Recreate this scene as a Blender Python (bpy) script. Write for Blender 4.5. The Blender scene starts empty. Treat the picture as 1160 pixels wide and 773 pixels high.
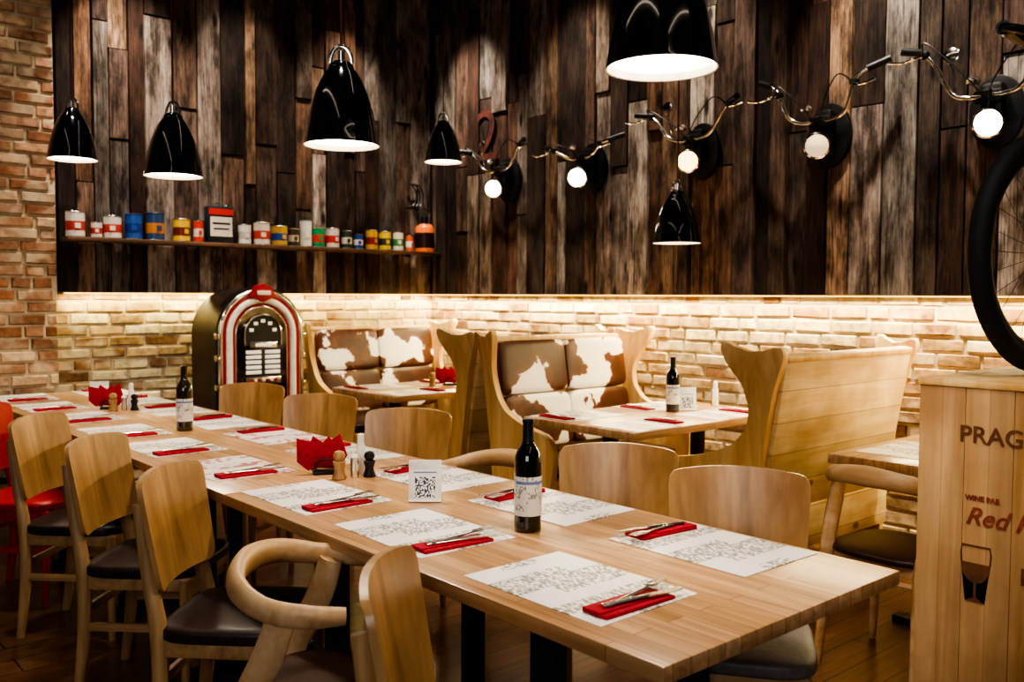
import bpy,bmesh,math,random
from mathutils import Vector,Matrix
random.seed(7)
R=math.radians
scene=bpy.context.scene
H=1.38; XW=4.75; YW=6.49; ZC=4.3; ZB=1.39
def lin(h,a=1.0):
    h=h.lstrip('#'); o=[]
    for i in (0,2,4):
        c=int(h[i:i+2],16)/255
        o.append(c/12.92 if c<=.04045 else ((c+.055)/1.055)**2.4)
    return (o[0],o[1],o[2],a)
# ---------------------------------------------------------------- materials
def newmat(name):
    m=bpy.data.materials.new(name); m.use_nodes=True
    nt=m.node_tree; b=nt.nodes['Principled BSDF']
    return m,nt,b
def N(nt,t,**k):
    n=nt.nodes.new(t)
    for a,v in k.items():
        setattr(n,a,v)
    return n
def ramp(nt,stops,interp='LINEAR'):
    r=nt.nodes.new('ShaderNodeValToRGB'); r.color_ramp.interpolation=interp
    e=r.color_ramp.elements
    while len(e)<len(stops): e.new(.5)
    for i,(p,c) in enumerate(stops):
        e[i].position=p; e[i].color=c if len(c)==4 else (*c,1)
    return r
def plain(name,hexc,rough=.5,metal=0,var=.12,scale=25,coat=0,bump=0,sheen=0):
    m,nt,b=newmat(name); c=lin(hexc)
    tc=N(nt,'ShaderNodeTexCoord'); no=N(nt,'ShaderNodeTexNoise'); no.inputs['Scale'].default_value=scale
    no.inputs['Detail'].default_value=3
    nt.links.new(tc.outputs['Object'],no.inputs['Vector'])
    r=ramp(nt,[(.3,tuple(x*(1-var) for x in c[:3])),(.7,tuple(min(1,x*(1+var)) for x in c[:3]))])
    nt.links.new(no.outputs['Fac'],r.inputs['Fac']); nt.links.new(r.outputs['Color'],b.inputs['Base Color'])
    b.inputs['Roughness'].default_value=rough; b.inputs['Metallic'].default_value=metal
    b.inputs['Coat Weight'].default_value=coat; b.inputs['Coat Roughness'].default_value=.05
    if bump:
        bp=N(nt,'ShaderNodeBump'); bp.inputs['Strength'].default_value=bump; bp.inputs['Distance'].default_value=.003
        nt.links.new(no.outputs['Fac'],bp.inputs['Height']); nt.links.new(bp.outputs['Normal'],b.inputs['Normal'])
    return m
def emis(name,hexc,strength):
    m,nt,b=newmat(name); b.inputs['Base Color'].default_value=lin(hexc)
    b.inputs['Emission Color'].default_value=lin(hexc); b.inputs['Emission Strength'].default_value=strength
    return m
def wood(name,c1,c2,axis=2,s=22,rough=.42,coat=.1,bump=.15,boards=0,baxis=2,line=.35):
    m,nt,b=newmat(name)
    tc=N(nt,'ShaderNodeTexCoord'); mp=N(nt,'ShaderNodeMapping')
    sc=[s,s,s]; sc[axis]=s/11; mp.inputs['Scale'].default_value=sc
    nt.links.new(tc.outputs['Object'],mp.inputs['Vector'])
    n1=N(nt,'ShaderNodeTexNoise'); n1.inputs['Scale'].default_value=.8; n1.inputs['Detail'].default_value=5; n1.inputs['Distortion'].default_value=1.2
    n2=N(nt,'ShaderNodeTexNoise'); n2.inputs['Scale'].default_value=5; n2.inputs['Detail'].default_value=4
    for n in (n1,n2): nt.links.new(mp.outputs['Vector'],n.inputs['Vector'])
    mx=N(nt,'ShaderNodeMath',operation='MULTIPLY_ADD'); mx.inputs[1].default_value=.35
    nt.links.new(n2.outputs['Fac'],mx.inputs[0]); nt.links.new(n1.outputs['Fac'],mx.inputs[2])
    r=ramp(nt,[(.48,lin(c1)),(.85,lin(c2))]); nt.links.new(mx.outputs[0],r.inputs['Fac'])
    out=r.outputs['Color']
    if boards:
        sp=N(nt,'ShaderNodeSeparateXYZ'); nt.links.new(tc.outputs['Object'],sp.inputs[0])
        mu=N(nt,'ShaderNodeMath',operation='DIVIDE'); mu.inputs[1].default_value=boards; nt.links.new(sp.outputs[baxis],mu.inputs[0])
        fr=N(nt,'ShaderNodeMath',operation='FRACT'); nt.links.new(mu.outputs[0],fr.inputs[0])
        L=(line,line*.85,line*.7)
        rr=ramp(nt,[(0,L),(.02,(1,1,1)),(.98,(1,1,1)),(1,L)]); nt.links.new(fr.outputs[0],rr.inputs['Fac'])
        fl=N(nt,'ShaderNodeMath',operation='FLOOR'); nt.links.new(mu.outputs[0],fl.inputs[0])
        wn=N(nt,'ShaderNodeTexWhiteNoise',noise_dimensions='1D'); nt.links.new(fl.outputs[0],wn.inputs['W'])
        r3=ramp(nt,[(0,(.8,.78,.74)),(1,(1.0,1.0,1.0))]); nt.links.new(wn.outputs['Value'],r3.inputs['Fac'])
        for q in (rr,r3):
            mm=N(nt,'ShaderNodeMix',data_type='RGBA',blend_type='MULTIPLY'); mm.inputs[0].default_value=1
            nt.links.new(out,mm.inputs[6]); nt.links.new(q.outputs['Color'],mm.inputs[7]); out=mm.outputs[2]
        vo=N(nt,'ShaderNodeTexVoronoi'); vo.inputs['Scale'].default_value=4.2
        m3=N(nt,'ShaderNodeMapping'); s3=[1,1,1]; s3[axis]=.6; m3.inputs['Scale'].default_value=s3
        nt.links.new(tc.outputs['Object'],m3.inputs['Vector']); nt.links.new(m3.outputs['Vector'],vo.inputs['Vector'])
        rk=ramp(nt,[(.045,(.35,.2,.1)),(.10,(1,1,1))]); nt.links.new(vo.outputs['Distance'],rk.inputs['Fac'])
        ns=N(nt,'ShaderNodeTexNoise'); ns.inputs['Scale'].default_value=3.5; ns.inputs['Detail'].default_value=6; nt.links.new(tc.outputs['Object'],ns.inputs['Vector'])
        rs=ramp(nt,[(.35,(.72,.66,.6)),(.58,(1,1,1))]); nt.links.new(ns.outputs['Fac'],rs.inputs['Fac'])
        for q in (rk,rs):
            mm=N(nt,'ShaderNodeMix',data_type='RGBA',blend_type='MULTIPLY'); mm.inputs[0].default_value=1
            nt.links.new(out,mm.inputs[6]); nt.links.new(q.outputs['Color'],mm.inputs[7]); out=mm.outputs[2]
    nt.links.new(out,b.inputs['Base Color'])
    b.inputs['Roughness'].default_value=rough; b.inputs['Coat Weight'].default_value=coat; b.inputs['Coat Roughness'].default_value=.25
    bp=N(nt,'ShaderNodeBump'); bp.inputs['Strength'].default_value=bump; bp.inputs['Distance'].default_value=.002
    nt.links.new(mx.outputs[0],bp.inputs['Height']); nt.links.new(bp.outputs['Normal'],b.inputs['Normal'])
    return m
def staves(name,c1,c2,dark,w,l,axis_y=True,rough=.35,coat=.25,mort=.0012,spread=.65):
    m,nt,b=newmat(name)
    tc=N(nt,'ShaderNodeTexCoord'); mp=N(nt,'ShaderNodeMapping')
    if axis_y: mp.inputs['Rotation'].default_value=(0,0,R(90))
    nt.links.new(tc.outputs['Object'],mp.inputs['Vector'])
    br=N(nt,'ShaderNodeTexBrick'); br.inputs['Scale'].default_value=1
    br.inputs['Brick Width'].default_value=l; br.inputs['Row Height'].default_value=w
    br.inputs['Mortar Size'].default_value=mort; br.inputs['Mortar Smooth'].default_value=.2; br.inputs['Bias'].default_value=0
    br.offset=.37; br.offset_frequency=2
    br.inputs['Color1'].default_value=lin(c1); br.inputs['Color2'].default_value=lin(c2); br.inputs['Mortar'].default_value=lin(dark)
    nt.links.new(mp.outputs['Vector'],br.inputs['Vector'])
    m2=N(nt,'ShaderNodeMapping'); m2.inputs['Scale'].default_value=(3,40,40); nt.links.new(mp.outputs['Vector'],m2.inputs['Vector'])
    no=N(nt,'ShaderNodeTexNoise'); no.inputs['Scale'].default_value=1; no.inputs['Detail'].default_value=6; no.inputs['Distortion'].default_value=.6
    nt.links.new(m2.outputs['Vector'],no.inputs['Vector'])
    r=ramp(nt,[(.3,(spread,spread*.94,spread*.88)),(.68,(1.08,1.06,1.04))]); nt.links.new(no.outputs['Fac'],r.inputs['Fac'])
    mm=N(nt,'ShaderNodeMix',data_type='RGBA',blend_type='MULTIPLY'); mm.inputs[0].default_value=1
    nt.links.new(br.outputs['Color'],mm.inputs[6]); nt.links.new(r.outputs['Color'],mm.inputs[7])
    nt.links.new(mm.outputs[2],b.inputs['Base Color'])
    b.inputs['Roughness'].default_value=rough; b.inputs['Coat Weight'].default_value=coat; b.inputs['Coat Roughness'].default_value=.2
    return m
def attrmat(name,kind):
    m,nt,b=newmat(name)
    at=N(nt,'ShaderNodeAttribute'); at.attribute_name='col'
    tc=N(nt,'ShaderNodeTexCoord')
    off=N(nt,'ShaderNodeVectorMath',operation='SCALE'); off.inputs[0].default_value=(13.1,7.7,31.3); nt.links.new(at.outputs['Alpha'],off.inputs['Scale'])
    ad=N(nt,'ShaderNodeVectorMath',operation='ADD'); nt.links.new(tc.outputs['Object'],ad.inputs[0]); nt.links.new(off.outputs[0],ad.inputs[1])
    mp=N(nt,'ShaderNodeMapping'); nt.links.new(ad.outputs[0],mp.inputs['Vector'])
    no=N(nt,'ShaderNodeTexNoise'); no.inputs['Scale'].default_value=1; no.inputs['Detail'].default_value=8
    nt.links.new(mp.outputs['Vector'],no.inputs['Vector'])
    mm=N(nt,'ShaderNodeMix',data_type='RGBA',blend_type='MULTIPLY'); mm.inputs[0].default_value=1
    nt.links.new(at.outputs['Color'],mm.inputs[6])
    if kind=='plank':
        mp.inputs['Scale'].default_value=(60,60,2.4); no.inputs['Distortion'].default_value=1.6; no.inputs['Roughness'].default_value=.68
        r=ramp(nt,[(.34,(.10,.09,.085)),(.47,(.78,.77,.76)),(.70,(1.35,1.34,1.33))])
        nt.links.new(no.outputs['Fac'],r.inputs['Fac']); nt.links.new(r.outputs['Color'],mm.inputs[7])
        n2=N(nt,'ShaderNodeTexNoise'); n2.inputs['Scale'].default_value=1; n2.inputs['Detail'].default_value=7; n2.inputs['Roughness'].default_value=.7
        mp2=N(nt,'ShaderNodeMapping'); mp2.inputs['Scale'].default_value=(10,10,3.2); nt.links.new(ad.outputs[0],mp2.inputs['Vector']); nt.links.new(mp2.outputs['Vector'],n2.inputs['Vector'])
        r2=ramp(nt,[(.38,(.24,.22,.21)),(.52,(.90,.91,.93)),(.66,(1.5,1.6,1.7))]); nt.links.new(n2.outputs['Fac'],r2.inputs['Fac'])
        m3=N(nt,'ShaderNodeMix',data_type='RGBA',blend_type='MULTIPLY'); m3.inputs[0].default_value=1
        nt.links.new(mm.outputs[2],m3.inputs[6]); nt.links.new(r2.outputs['Color'],m3.inputs[7])
        vo=N(nt,'ShaderNodeTexVoronoi'); vo.inputs['Scale'].default_value=1
        mp3=N(nt,'ShaderNodeMapping'); mp3.inputs['Scale'].default_value=(7,7,2.4); nt.links.new(ad.outputs[0],mp3.inputs['Vector']); nt.links.new(mp3.outputs['Vector'],vo.inputs['Vector'])
        rk=ramp(nt,[(.08,(.12,.1,.09)),(.17,(1,1,1))]); nt.links.new(vo.outputs['Distance'],rk.inputs['Fac'])
        m4=N(nt,'ShaderNodeMix',data_type='RGBA',blend_type='MULTIPLY'); m4.inputs[0].default_value=1
        nt.links.new(m3.outputs[2],m4.inputs[6]); nt.links.new(rk.outputs['Color'],m4.inputs[7])
        nt.links.new(m4.outputs[2],b.inputs['Base Color']); b.inputs['Roughness'].default_value=.8; b.inputs['Specular IOR Level'].default_value=.3; d=.008; st=1.0
    else:
        mp.inputs['Scale'].default_value=(22,22,22)
        r=ramp(nt,[(.3,(.6,.57,.53)),(.6,(1.1,1.1,1.1))])
        nt.links.new(no.outputs['Fac'],r.inputs['Fac']); nt.links.new(r.outputs['Color'],mm.inputs[7])
        n2=N(nt,'ShaderNodeTexNoise'); n2.inputs['Scale'].default_value=6; n2.inputs['Detail'].default_value=5; nt.links.new(ad.outputs[0],n2.inputs['Vector'])
        r2=ramp(nt,[(.48,(0,0,0)),(.66,(.55,.55,.55))]); nt.links.new(n2.outputs['Fac'],r2.inputs['Fac'])
        m3=N(nt,'ShaderNodeMix',data_type='RGBA'); nt.links.new(r2.outputs['Color'],m3.inputs[0])
        nt.links.new(mm.outputs[2],m3.inputs[6]); m3.inputs[7].default_value=lin('D6C8A8')
        nt.links.new(m3.outputs[2],b.inputs['Base Color']); b.inputs['Roughness'].default_value=.9; d=.008; st=.8
    bp=N(nt,'ShaderNodeBump'); bp.inputs['Strength'].default_value=st; bp.inputs['Distance'].default_value=d
    nt.links.new(no.outputs['Fac'],bp.inputs['Height']); nt.links.new(bp.outputs['Normal'],b.inputs['Normal'])
    return m
def printed(name,paper,ink,cell,dens,blockscale,block=(.45,.55),mxv=.75):
    m,nt,b=newmat(name)
    tc=N(nt,'ShaderNodeTexCoord'); mp=N(nt,'ShaderNodeMapping'); mp.inputs['Scale'].default_value=cell; mp.inputs['Location'].default_value=(.37,.21,.43)
    nt.links.new(tc.outputs['Object'],mp.inputs['Vector'])
    fl=N(nt,'ShaderNodeVectorMath',operation='FLOOR'); nt.links.new(mp.outputs['Vector'],fl.inputs[0])
    wn=N(nt,'ShaderNodeTexWhiteNoise'); nt.links.new(fl.outputs[0],wn.inputs['Vector'])
    g=N(nt,'ShaderNodeMath',operation='LESS_THAN'); g.inputs[1].default_value=dens; nt.links.new(wn.outputs['Value'],g.inputs[0])
    fac=g.outputs[0]
    if blockscale:
        m2=N(nt,'ShaderNodeMapping'); m2.inputs['Scale'].default_value=blockscale; m2.inputs['Location'].default_value=(.5,.5,.5); nt.links.new(tc.outputs['Object'],m2.inputs['Vector'])
        f2=N(nt,'ShaderNodeVectorMath',operation='FLOOR'); nt.links.new(m2.outputs['Vector'],f2.inputs[0])
        w2=N(nt,'ShaderNodeTexWhiteNoise'); nt.links.new(f2.outputs[0],w2.inputs['Vector'])
        r=ramp(nt,[(block[0],(0,0,0)),(block[1],(mxv,mxv,mxv))]); nt.links.new(w2.outputs['Value'],r.inputs['Fac'])
        mu=N(nt,'ShaderNodeMath',operation='MULTIPLY'); nt.links.new(g.outputs[0],mu.inputs[0]); nt.links.new(r.outputs['Color'],mu.inputs[1]); fac=mu.outputs[0]
    mx=N(nt,'ShaderNodeMix',data_type='RGBA'); nt.links.new(fac,mx.inputs[0]); mx.inputs[6].default_value=lin(paper); mx.inputs[7].default_value=lin(ink)
    nt.links.new(mx.outputs[2],b.inputs['Base Color']); b.inputs['Roughness'].default_value=.3
    return m
def cowhide():
    m,nt,b=newmat('cowhide')
    tc=N(nt,'ShaderNodeTexCoord'); oi=N(nt,'ShaderNodeObjectInfo'); sc=N(nt,'ShaderNodeVectorMath',operation='SCALE'); sc.inputs[0].default_value=(9,5,7); nt.links.new(oi.outputs['Random'],sc.inputs['Scale'])
    ad=N(nt,'ShaderNodeVectorMath',operation='ADD'); nt.links.new(tc.outputs['Object'],ad.inputs[0]); nt.links.new(sc.outputs[0],ad.inputs[1])
    n=N(nt,'ShaderNodeTexNoise'); n.inputs['Scale'].default_value=3.8; n.inputs['Detail'].default_value=5; n.inputs['Roughness'].default_value=.5
    nt.links.new(ad.outputs[0],n.inputs['Vector'])
    r=ramp(nt,[(.0,lin('1E0A05')),(.46,lin('48220F')),(.53,lin('64341A')),(.54,lin('F2EADC')),(1,lin('FBF6EC'))]); nt.links.new(n.outputs['Fac'],r.inputs['Fac'])
    nt.links.new(r.outputs['Color'],b.inputs['Base Color']); b.inputs['Roughness'].default_value=.42
    return m
M={}
M['plank']=attrmat('reclaimed_planks','plank'); M['brick']=attrmat('bricks','brick')
M['mortar']=plain('mortar','BEB094',.95,var=.15,scale=40,bump=.4)
M['dark']=plain('dark_backing','120D0A',.9)
M['plaster']=plain('ceiling_black','1A1614',.9)
M['floor']=staves('floor_boards','7E5B40','5E402A','1C0F08',.14,1.3,False,.28,.3,.003,.55)
M['top']=staves('butcher_block','D4AA7E','B68C60','8A6038',.05,.75,True,.32,.25)
M['oakZ']=wood('oak_z','966E46','C09C6C',2,16)
M['oakX']=wood('oak_x','966E46','C09C6C',0,16)
M['oakY']=wood('oak_y','966E46','C09C6C',1,16)
M['panel']=wood('oak_veneer','8C663E','BA9060',2,9,.36,.25)
M['elbow']=wood('ash_bent','B48A5A','D9B68C',0,10,.4,.2)
M['walnut']=wood('dark_walnut','1A0E08','2E1A10',2,18,.5,.05)
M['pineB']=wood('pine_boards_lit','E0BC80','F6DCA8',0,14,.5,.05,boards=.14,baxis=2)  # LED light on the back panels put into a paler board colour
M['pine']=wood('pine_side','CE9E5C','EBC78A',2,12,.5,.05)
M['crate']=wood('crate_pine','AC8050','D4AC7C',2,10,.55,.05,boards=.118,baxis=1,line=.8)
M['shelf']=wood('shelf_board','4A3424','7A5A40',0,12,.6,0)
M['leather']=plain('dark_leather','2E211D',.38,var=.2,scale=60,bump=.2)
M['leatherb']=plain('brown_leather','3A2216',.4,var=.2,scale=60,bump=.2)
M['leatherg']=plain('grey_leather','6A625E',.5,var=.15,scale=60,bump=.2)
M['cow']=cowhide()
M['black']=plain('gloss_black','0B0B0B',.14,0,coat=1)
M['blackm']=plain('matt_black','101011',.42)
M['iron']=plain('blue_black_iron','1B2B3A',.4,.3)
M['chrome']=plain('chrome','E4E0D8',.14,1,.04)
M['steel']=plain('steel','D8D6D2',.25,1,.05)
M['white']=plain('white_enamel','EFEAE0',.4)
M['cream']=plain('cream','F0E8D4',.3)
M['glow']=emis('shade_inside_glow','FFE9C8',8)  # glowing disc stands in for the bulb-lit inside of the shade
M['lens']=emis('headlamp_lens','FFF4E2',22)
M['lensw']=emis('warm_lens','FFC078',5)
M['lensd']=emis('dim_lens','FFE6C0',.5)
M['red']=plain('red_paint','A81A1C',.35)
M['redc']=plain('red_chair_paint','B5161C',.35)
M['redcloth']=plain('red_napkin','A8122A',.85,var=.2,scale=80,bump=.3)
M['cordred']=plain('cord','5A1810',.7)
M['paper']=printed('placemat_print','F0ECE6','3E342E',(240,110,1),.5,(9,20,1),(.30,.36),.72)
M['paperR']=printed('placemat_red_print','F0ECE6','B02838',(60,38,1),.6,(9,30,1),(.35,.45),.8)
M['label']=printed('bottle_label','ECE8E0','3A3430',(260,260,160),.4,(60,60,60),(.5,.55),.6)
M['qr']=printed('qr_code','F2F0EC','1A1A1A',(260,260,260),.5,None)
M['card']=plain('card_white','F2F0EC',.4)
M['cardb']=plain('card_blue','6F86B4',.4)
M['glass']=plain('dark_green_glass','0C100A',.07,0,coat=1)
M['capsule']=plain('bottle_capsule','161822',.35)
M['wax']=plain('olive_glass','28240E',.1,0,coat=1)
M['rubber']=plain('tyre_rubber','0B0B0C',.75)
M['ink']=plain('branded_ink','6A4226',.8,var=.35)
M['inkred']=plain('red_ink','8E4430',.8,var=.35)
M['rust']=plain('rust_paint','55281E',.95,var=.7,scale=12)
M['clearcase']=plain('smoked_panel','0E0D10',.1,0,coat=1)
M['amber']=emis('jukebox_tube','E8563A',.5)
M['disp']=emis('jukebox_display','E8E0D0',.35)
M['hstrip']=emis('highlight_strip_glow','FFEAD0',6)
def colm(h): 
    k='c'+h
    if k not in M: M[k]=plain('tin_'+h,h,.38,var=.08)
    return M[k]
# ---------------------------------------------------------------- geometry helper
def cr(pts,n=6,closed=False):
    P=[Vector(p) for p in pts]; out=[]; L=len(P)
    rng=range(L) if closed else range(L-1)
    for i in rng:
        if closed: a,b,c,d=P[i-1],P[i],P[(i+1)%L],P[(i+2)%L]
        else: a=P[max(i-1,0)];b=P[i];c=P[i+1];d=P[min(i+2,L-1)]
        for k in range(n):
            t=k/n
            out.append(.5*((2*b)+(c-a)*t+(2*a-5*b+4*c-d)*t*t+(3*b-a-3*c+d)*t**3))
    if not closed: out.append(P[-1].copy())
    return out
class B:
    def __init__(s): s.v=[];s.f=[];s.m=[];s.mats=[]
    def mi(s,mat):
        if mat not in s.mats: s.mats.append(mat)
        return s.mats.index(mat)
    def add(s,vs,fs,mat,T=None):
        o=len(s.v); k=s.mi(mat)
        for v in vs:
            v=Vector(v); s.v.append(T@v if T is not None else v)
        for f in fs: s.f.append([o+i for i in f]); s.m.append(k)
    def bm(s,bm,mat,T=None):
        bm.verts.index_update()
        s.add([v.co.copy() for v in bm.verts],[[v.index for v in f.verts] for f in bm.faces],mat,T); bm.free()
    def box(s,c,d,mat,bev=0,T=None,seg=2,fn=None):
        bm=bmesh.new(); bmesh.ops.create_cube(bm,size=1)
        for v in bm.verts: v.co=Vector((v.co.x*d[0],v.co.y*d[1],v.co.z*d[2]))
        if bev: bmesh.ops.bevel(bm,geom=bm.edges[:],offset=bev,segments=seg,profile=.5,affect='EDGES')
        for v in bm.verts:
            v.co+=Vector(c)
            if fn: v.co=fn(v.co)
        s.bm(bm,mat,T)
    def lathe(s,prof,mat,seg=24,T=None,a0=0,a1=360):
        full=abs(a1-a0)>=360; n=seg if full else seg+1
        vs=[];fs=[]
        for (r,z) in prof:
            for j in range(n):
                a=R(a0+(a1-a0)*j/seg); vs.append((r*math.cos(a),r*math.sin(a),z))
        for i in range(len(prof)-1):
            for j in range(seg):
                k=(j+1)%n if full else j+1
                fs.append([i*n+j,i*n+k,(i+1)*n+k,(i+1)*n+j])
        s.add(vs,fs,mat,T)
    def cyl(s,r,z0,z1,mat,seg=24,T=None,r2=None,bev=.0):
        r2=r if r2 is None else r2
        p=[(.0005,z0),(r-bev,z0),(r,z0+bev),(r2,z1-bev),(r2-bev,z1),(.0005,z1)] if bev else [(.0005,z0),(r,z0),(r2,z1),(.0005,z1)]
        s.lathe(p,mat,seg,T)
    def tube(s,pts,rad,mat,seg=8,T=None,flat=(1,1),up=(0,0,1),closed=False):
        P=[Vector(p) for p in pts]; n=len(P)
        if not hasattr(rad,'__len__'): rad=[rad]*n
        if len(rad)!=n: rad=[rad[min(len(rad)-1,int(i/(n-1)*(len(rad)-1)))]+(rad[min(len(rad)-1,int(i/(n-1)*(len(rad)-1))+1)]-rad[min(len(rad)-1,int(i/(n-1)*(len(rad)-1)))])*((i/(n-1)*(len(rad)-1))%1) for i in range(n)]
        vs=[];fs=[];u=Vector(up)
        for i in range(n):
            if closed: t=(P[(i+1)%n]-P[i-1])
            else: t=P[min(i+1,n-1)]-P[max(i-1,0)]
            t.normalize()
            if i==0 and abs(t.dot(u))>.95: u=Vector((0,1,0)) if abs(t.y)<.9 else Vector((1,0,0))
            b=t.cross(u)
            if b.length<1e-4: b=t.orthogonal()
            b.normalize(); u=b.cross(t).normalized()
            for j in range(seg):
                a=2*math.pi*j/seg
                vs.append(P[i]+b*math.cos(a)*rad[i]*flat[0]+u*math.sin(a)*rad[i]*flat[1])
        for i in range(n if closed else n-1):
            i2=(i+1)%n
            for j in range(seg):
                k=(j+1)%seg; fs.append([i*seg+j,i*seg+k,i2*seg+k,i2*seg+j])
        if not closed:
            fs.append(list(range(seg))[::-1]); fs.append([(n-1)*seg+j for j in range(seg)])
        s.add(vs,fs,mat,T)
    def prism(s,poly,a,b,mat,plane='yz',T=None,fn=None,bev=0):
        def mk(p,t):
            return {'yz':(t,p[0],p[1]),'xz':(p[0],t,p[1]),'xy':(p[0],p[1],t)}[plane]
        n=len(poly); bm=bmesh.new()
        v0=[bm.verts.new(mk(p,a)) for p in poly]; v1=[bm.verts.new(mk(p,b)) for p in poly]
        bm.faces.new(v0[::-1]); bm.faces.new(v1)
        for i in range(n): bm.faces.new([v0[i],v0[(i+1)%n],v1[(i+1)%n],v1[i]])
        if bev:
            es=[e for e in bm.edges if (e.verts[0] in v0 and e.verts[1] in v0) or (e.verts[0] in v1 and e.verts[1] in v1)]
            bmesh.ops.bevel(bm,geom=es,offset=bev,segments=2,profile=.5,affect='EDGES')
        bmesh.ops.triangulate(bm,faces=[f for f in bm.faces if len(f.verts)>4])
        if fn:
            for v in bm.verts: v.co=fn(v.co)
        s.bm(bm,mat,T)
    def pad(s,c,d,mat,T=None,p=4,n=14):
        bm=bmesh.new(); bmesh.ops.create_cube(bm,size=2); bmesh.ops.subdivide_edges(bm,edges=bm.edges[:],cuts=9,use_grid_fill=True)
        for v in bm.verts:
            x,y,z=v.co; k=(abs(x)**p+abs(y)**p+abs(z)**p)**(1/p); q=Vector((x,y,z))/k
            v.co=Vector((q.x*d[0]/2,q.y*d[1]/2,q.z*d[2]/2))+Vector(c)
        s.bm(bm,mat,T)
    def mesh(s,name,ang=38):
        me=bpy.data.meshes.new(name); me.from_pydata([tuple(v) for v in s.v],[],s.f)
        for m in s.mats: me.materials.append(m)
        me.polygons.foreach_set('material_index',s.m)
        bm=bmesh.new(); bm.from_mesh(me); bmesh.ops.recalc_face_normals(bm,faces=bm.faces); bm.to_mesh(me); bm.free()
        me.polygons.foreach_set('use_smooth',[True]*len(me.polygons)); me.set_sharp_from_angle(angle=R(ang)); me.update()
        return me
    def obj(s,name,loc=(0,0,0),rz=0): return put(name,s.mesh(name),loc,rz)
def put(name,me,loc=(0,0,0),rz=0,rx=0,ry=0):
    o=bpy.data.objects.new(name,me); o.location=loc; o.rotation_euler=(rx,ry,rz); scene.collection.objects.link(o); return o
def TR(loc=(0,0,0),rx=0,ry=0,rz=0):
    return Matrix.Translation(loc)@Matrix.Rotation(rz,4,'Z')@Matrix.Rotation(ry,4,'Y')@Matrix.Rotation(rx,4,'X')
# ---------------------------------------------------------------- room walls
class Wall:
    def __init__(s): s.v=[];s.f=[];s.m=[];s.c=[]
    def quadbox(s,fr,u0,u1,z0,z1,d0,d1,mat,col,ins=.004,jit=0):
        o=len(s.v)
        def P(u,z,d): return tuple(fr(u,z,d))
        j=lambda: random.uniform(-jit,jit)
        for (u,z) in ((u0,z0),(u1,z0),(u1,z1),(u0,z1)): s.v.append(P(u,z,d0))
        for (u,z) in ((u0+ins,z0+ins),(u1-ins,z0+ins),(u1-ins,z1-ins),(u0+ins,z1-ins)): s.v.append(P(u+j(),z+j(),d1+j()*.6))
        fs=[(4,5,6,7),(0,1,5,4),(1,2,6,5),(2,3,7,6),(3,0,4,7)]
        for f in fs: s.f.append([o+i for i in f]); s.m.append(mat); s.c.append(col)
    def bricks(s,fr,L0,L1,z0,z1,cols,dark=0):
        h=.064;g=.014;w=.225;row=0;z=z0+g
        while z+h<=z1+.02:
            u=L0-(row%2)*w*.5-random.uniform(0,.03)
            zz=min(z+h,z1)
            while u<L1:
                ww=w*random.uniform(.9,1.08) if random.random()>.12 else w*.5
                a=max(u,L0);b=min(u+ww,L1)
                if b-a>.03:
                    c=lin(random.choice(cols)); k=random.uniform(.66,1.12)
                    s.quadbox(fr,a,b,z+random.uniform(-.002,.002),zz,-.002,.013+random.uniform(-.005,.008),1,(c[0]*k,c[1]*k,c[2]*k,random.random()),.007,.004)
                u+=ww+g
            z+=h+g;row+=1
    def planks(s,fr,L0,L1,z0,z1,base):
        u=L0
        cols=['6E5648','7A6050','4C3A2E','8A7868','9C8C80','423229','72543F','8A6E56','A89A8C','5E4A3C','3C2F28','8E7E72','7C7066','52443A','645046','988E84','5A3E30']
        while u<L1-.01:
            w=random.uniform(.08,.2); b=min(u+w,L1)
            if L1-b<.05: b=L1
            z=z0
            while z<z1:
                seg=random.choice([random.uniform(.5,1.1),random.uniform(1.1,2.0),random.uniform(.8,1.5),5]); e=z+seg
                if z1-e<.4:e=z1
                e=min(e,z1)
                c=lin(random.choice(cols)); k=random.uniform(.5,1.3)
                s.quadbox(fr,u+.002,b-.002,z+.001,e-.003,base,base+random.choice([.012,.022,.032,.042])+random.uniform(0,.004),2,(c[0]*k,c[1]*k,c[2]*k,random.random()),.003,.001)
                z=e
            u=b
    def obj(s,name,mats):
        me=bpy.data.meshes.new(name); me.from_pydata(s.v,[],s.f)
        for m in mats: me.materials.append(m)
        me.polygons.foreach_set('material_index',s.m)
        at=me.color_attributes.new('col','FLOAT_COLOR','CORNER'); arr=[]
        for p,c in zip(me.polygons,s.c): arr.extend(list(c)*p.loop_total)
        at.data.foreach_set('color',arr)
        o=bpy.data.objects.new(name,me); scene.collection.objects.link(o); return o
light_b=['C4A984','B4956E','D2BC98','A2825E','DACAA8','96704E','C6B28E','CCB994','BA9C74','D4C29E','866246']
frL=lambda u,z,d:(u,YW-d,z)
frR=lambda u,z,d:(XW-d,u,z)
frP=lambda u,z,d:(u,YW-.07-d,z)
X0=-3.2;Y0=-2.6;XP=1.69
w=Wall(); cm=(1,1,1,1)
w.quadbox(frL,X0,XW+.2,0,ZC,-.2,0,0,cm,0)
w.quadbox(frL,X0,XP,0,ZC,0,.07,0,cm,0)
w.bricks(frP,X0,XP,0,ZC,['AA7C5C','9E6C4C','BA8E70','8C6042','C6A686','B08666'])
w.bricks(frL,XP,XW,0,ZB,light_b)
w.quadbox(frL,XP+.02,XW,ZB,ZC,0,.03,3,cm,0)
w.planks(frL,XP+.02,XW-.05,ZB,ZC,.03)
w.obj('wall_left',[M['mortar'],M['brick'],M['plank'],M['dark']])
w=Wall()
w.quadbox(frR,Y0,YW+.2,0,ZC,-.2,0,0,cm,0)
w.bricks(frR,Y0,YW,0,ZB,light_b)
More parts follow.
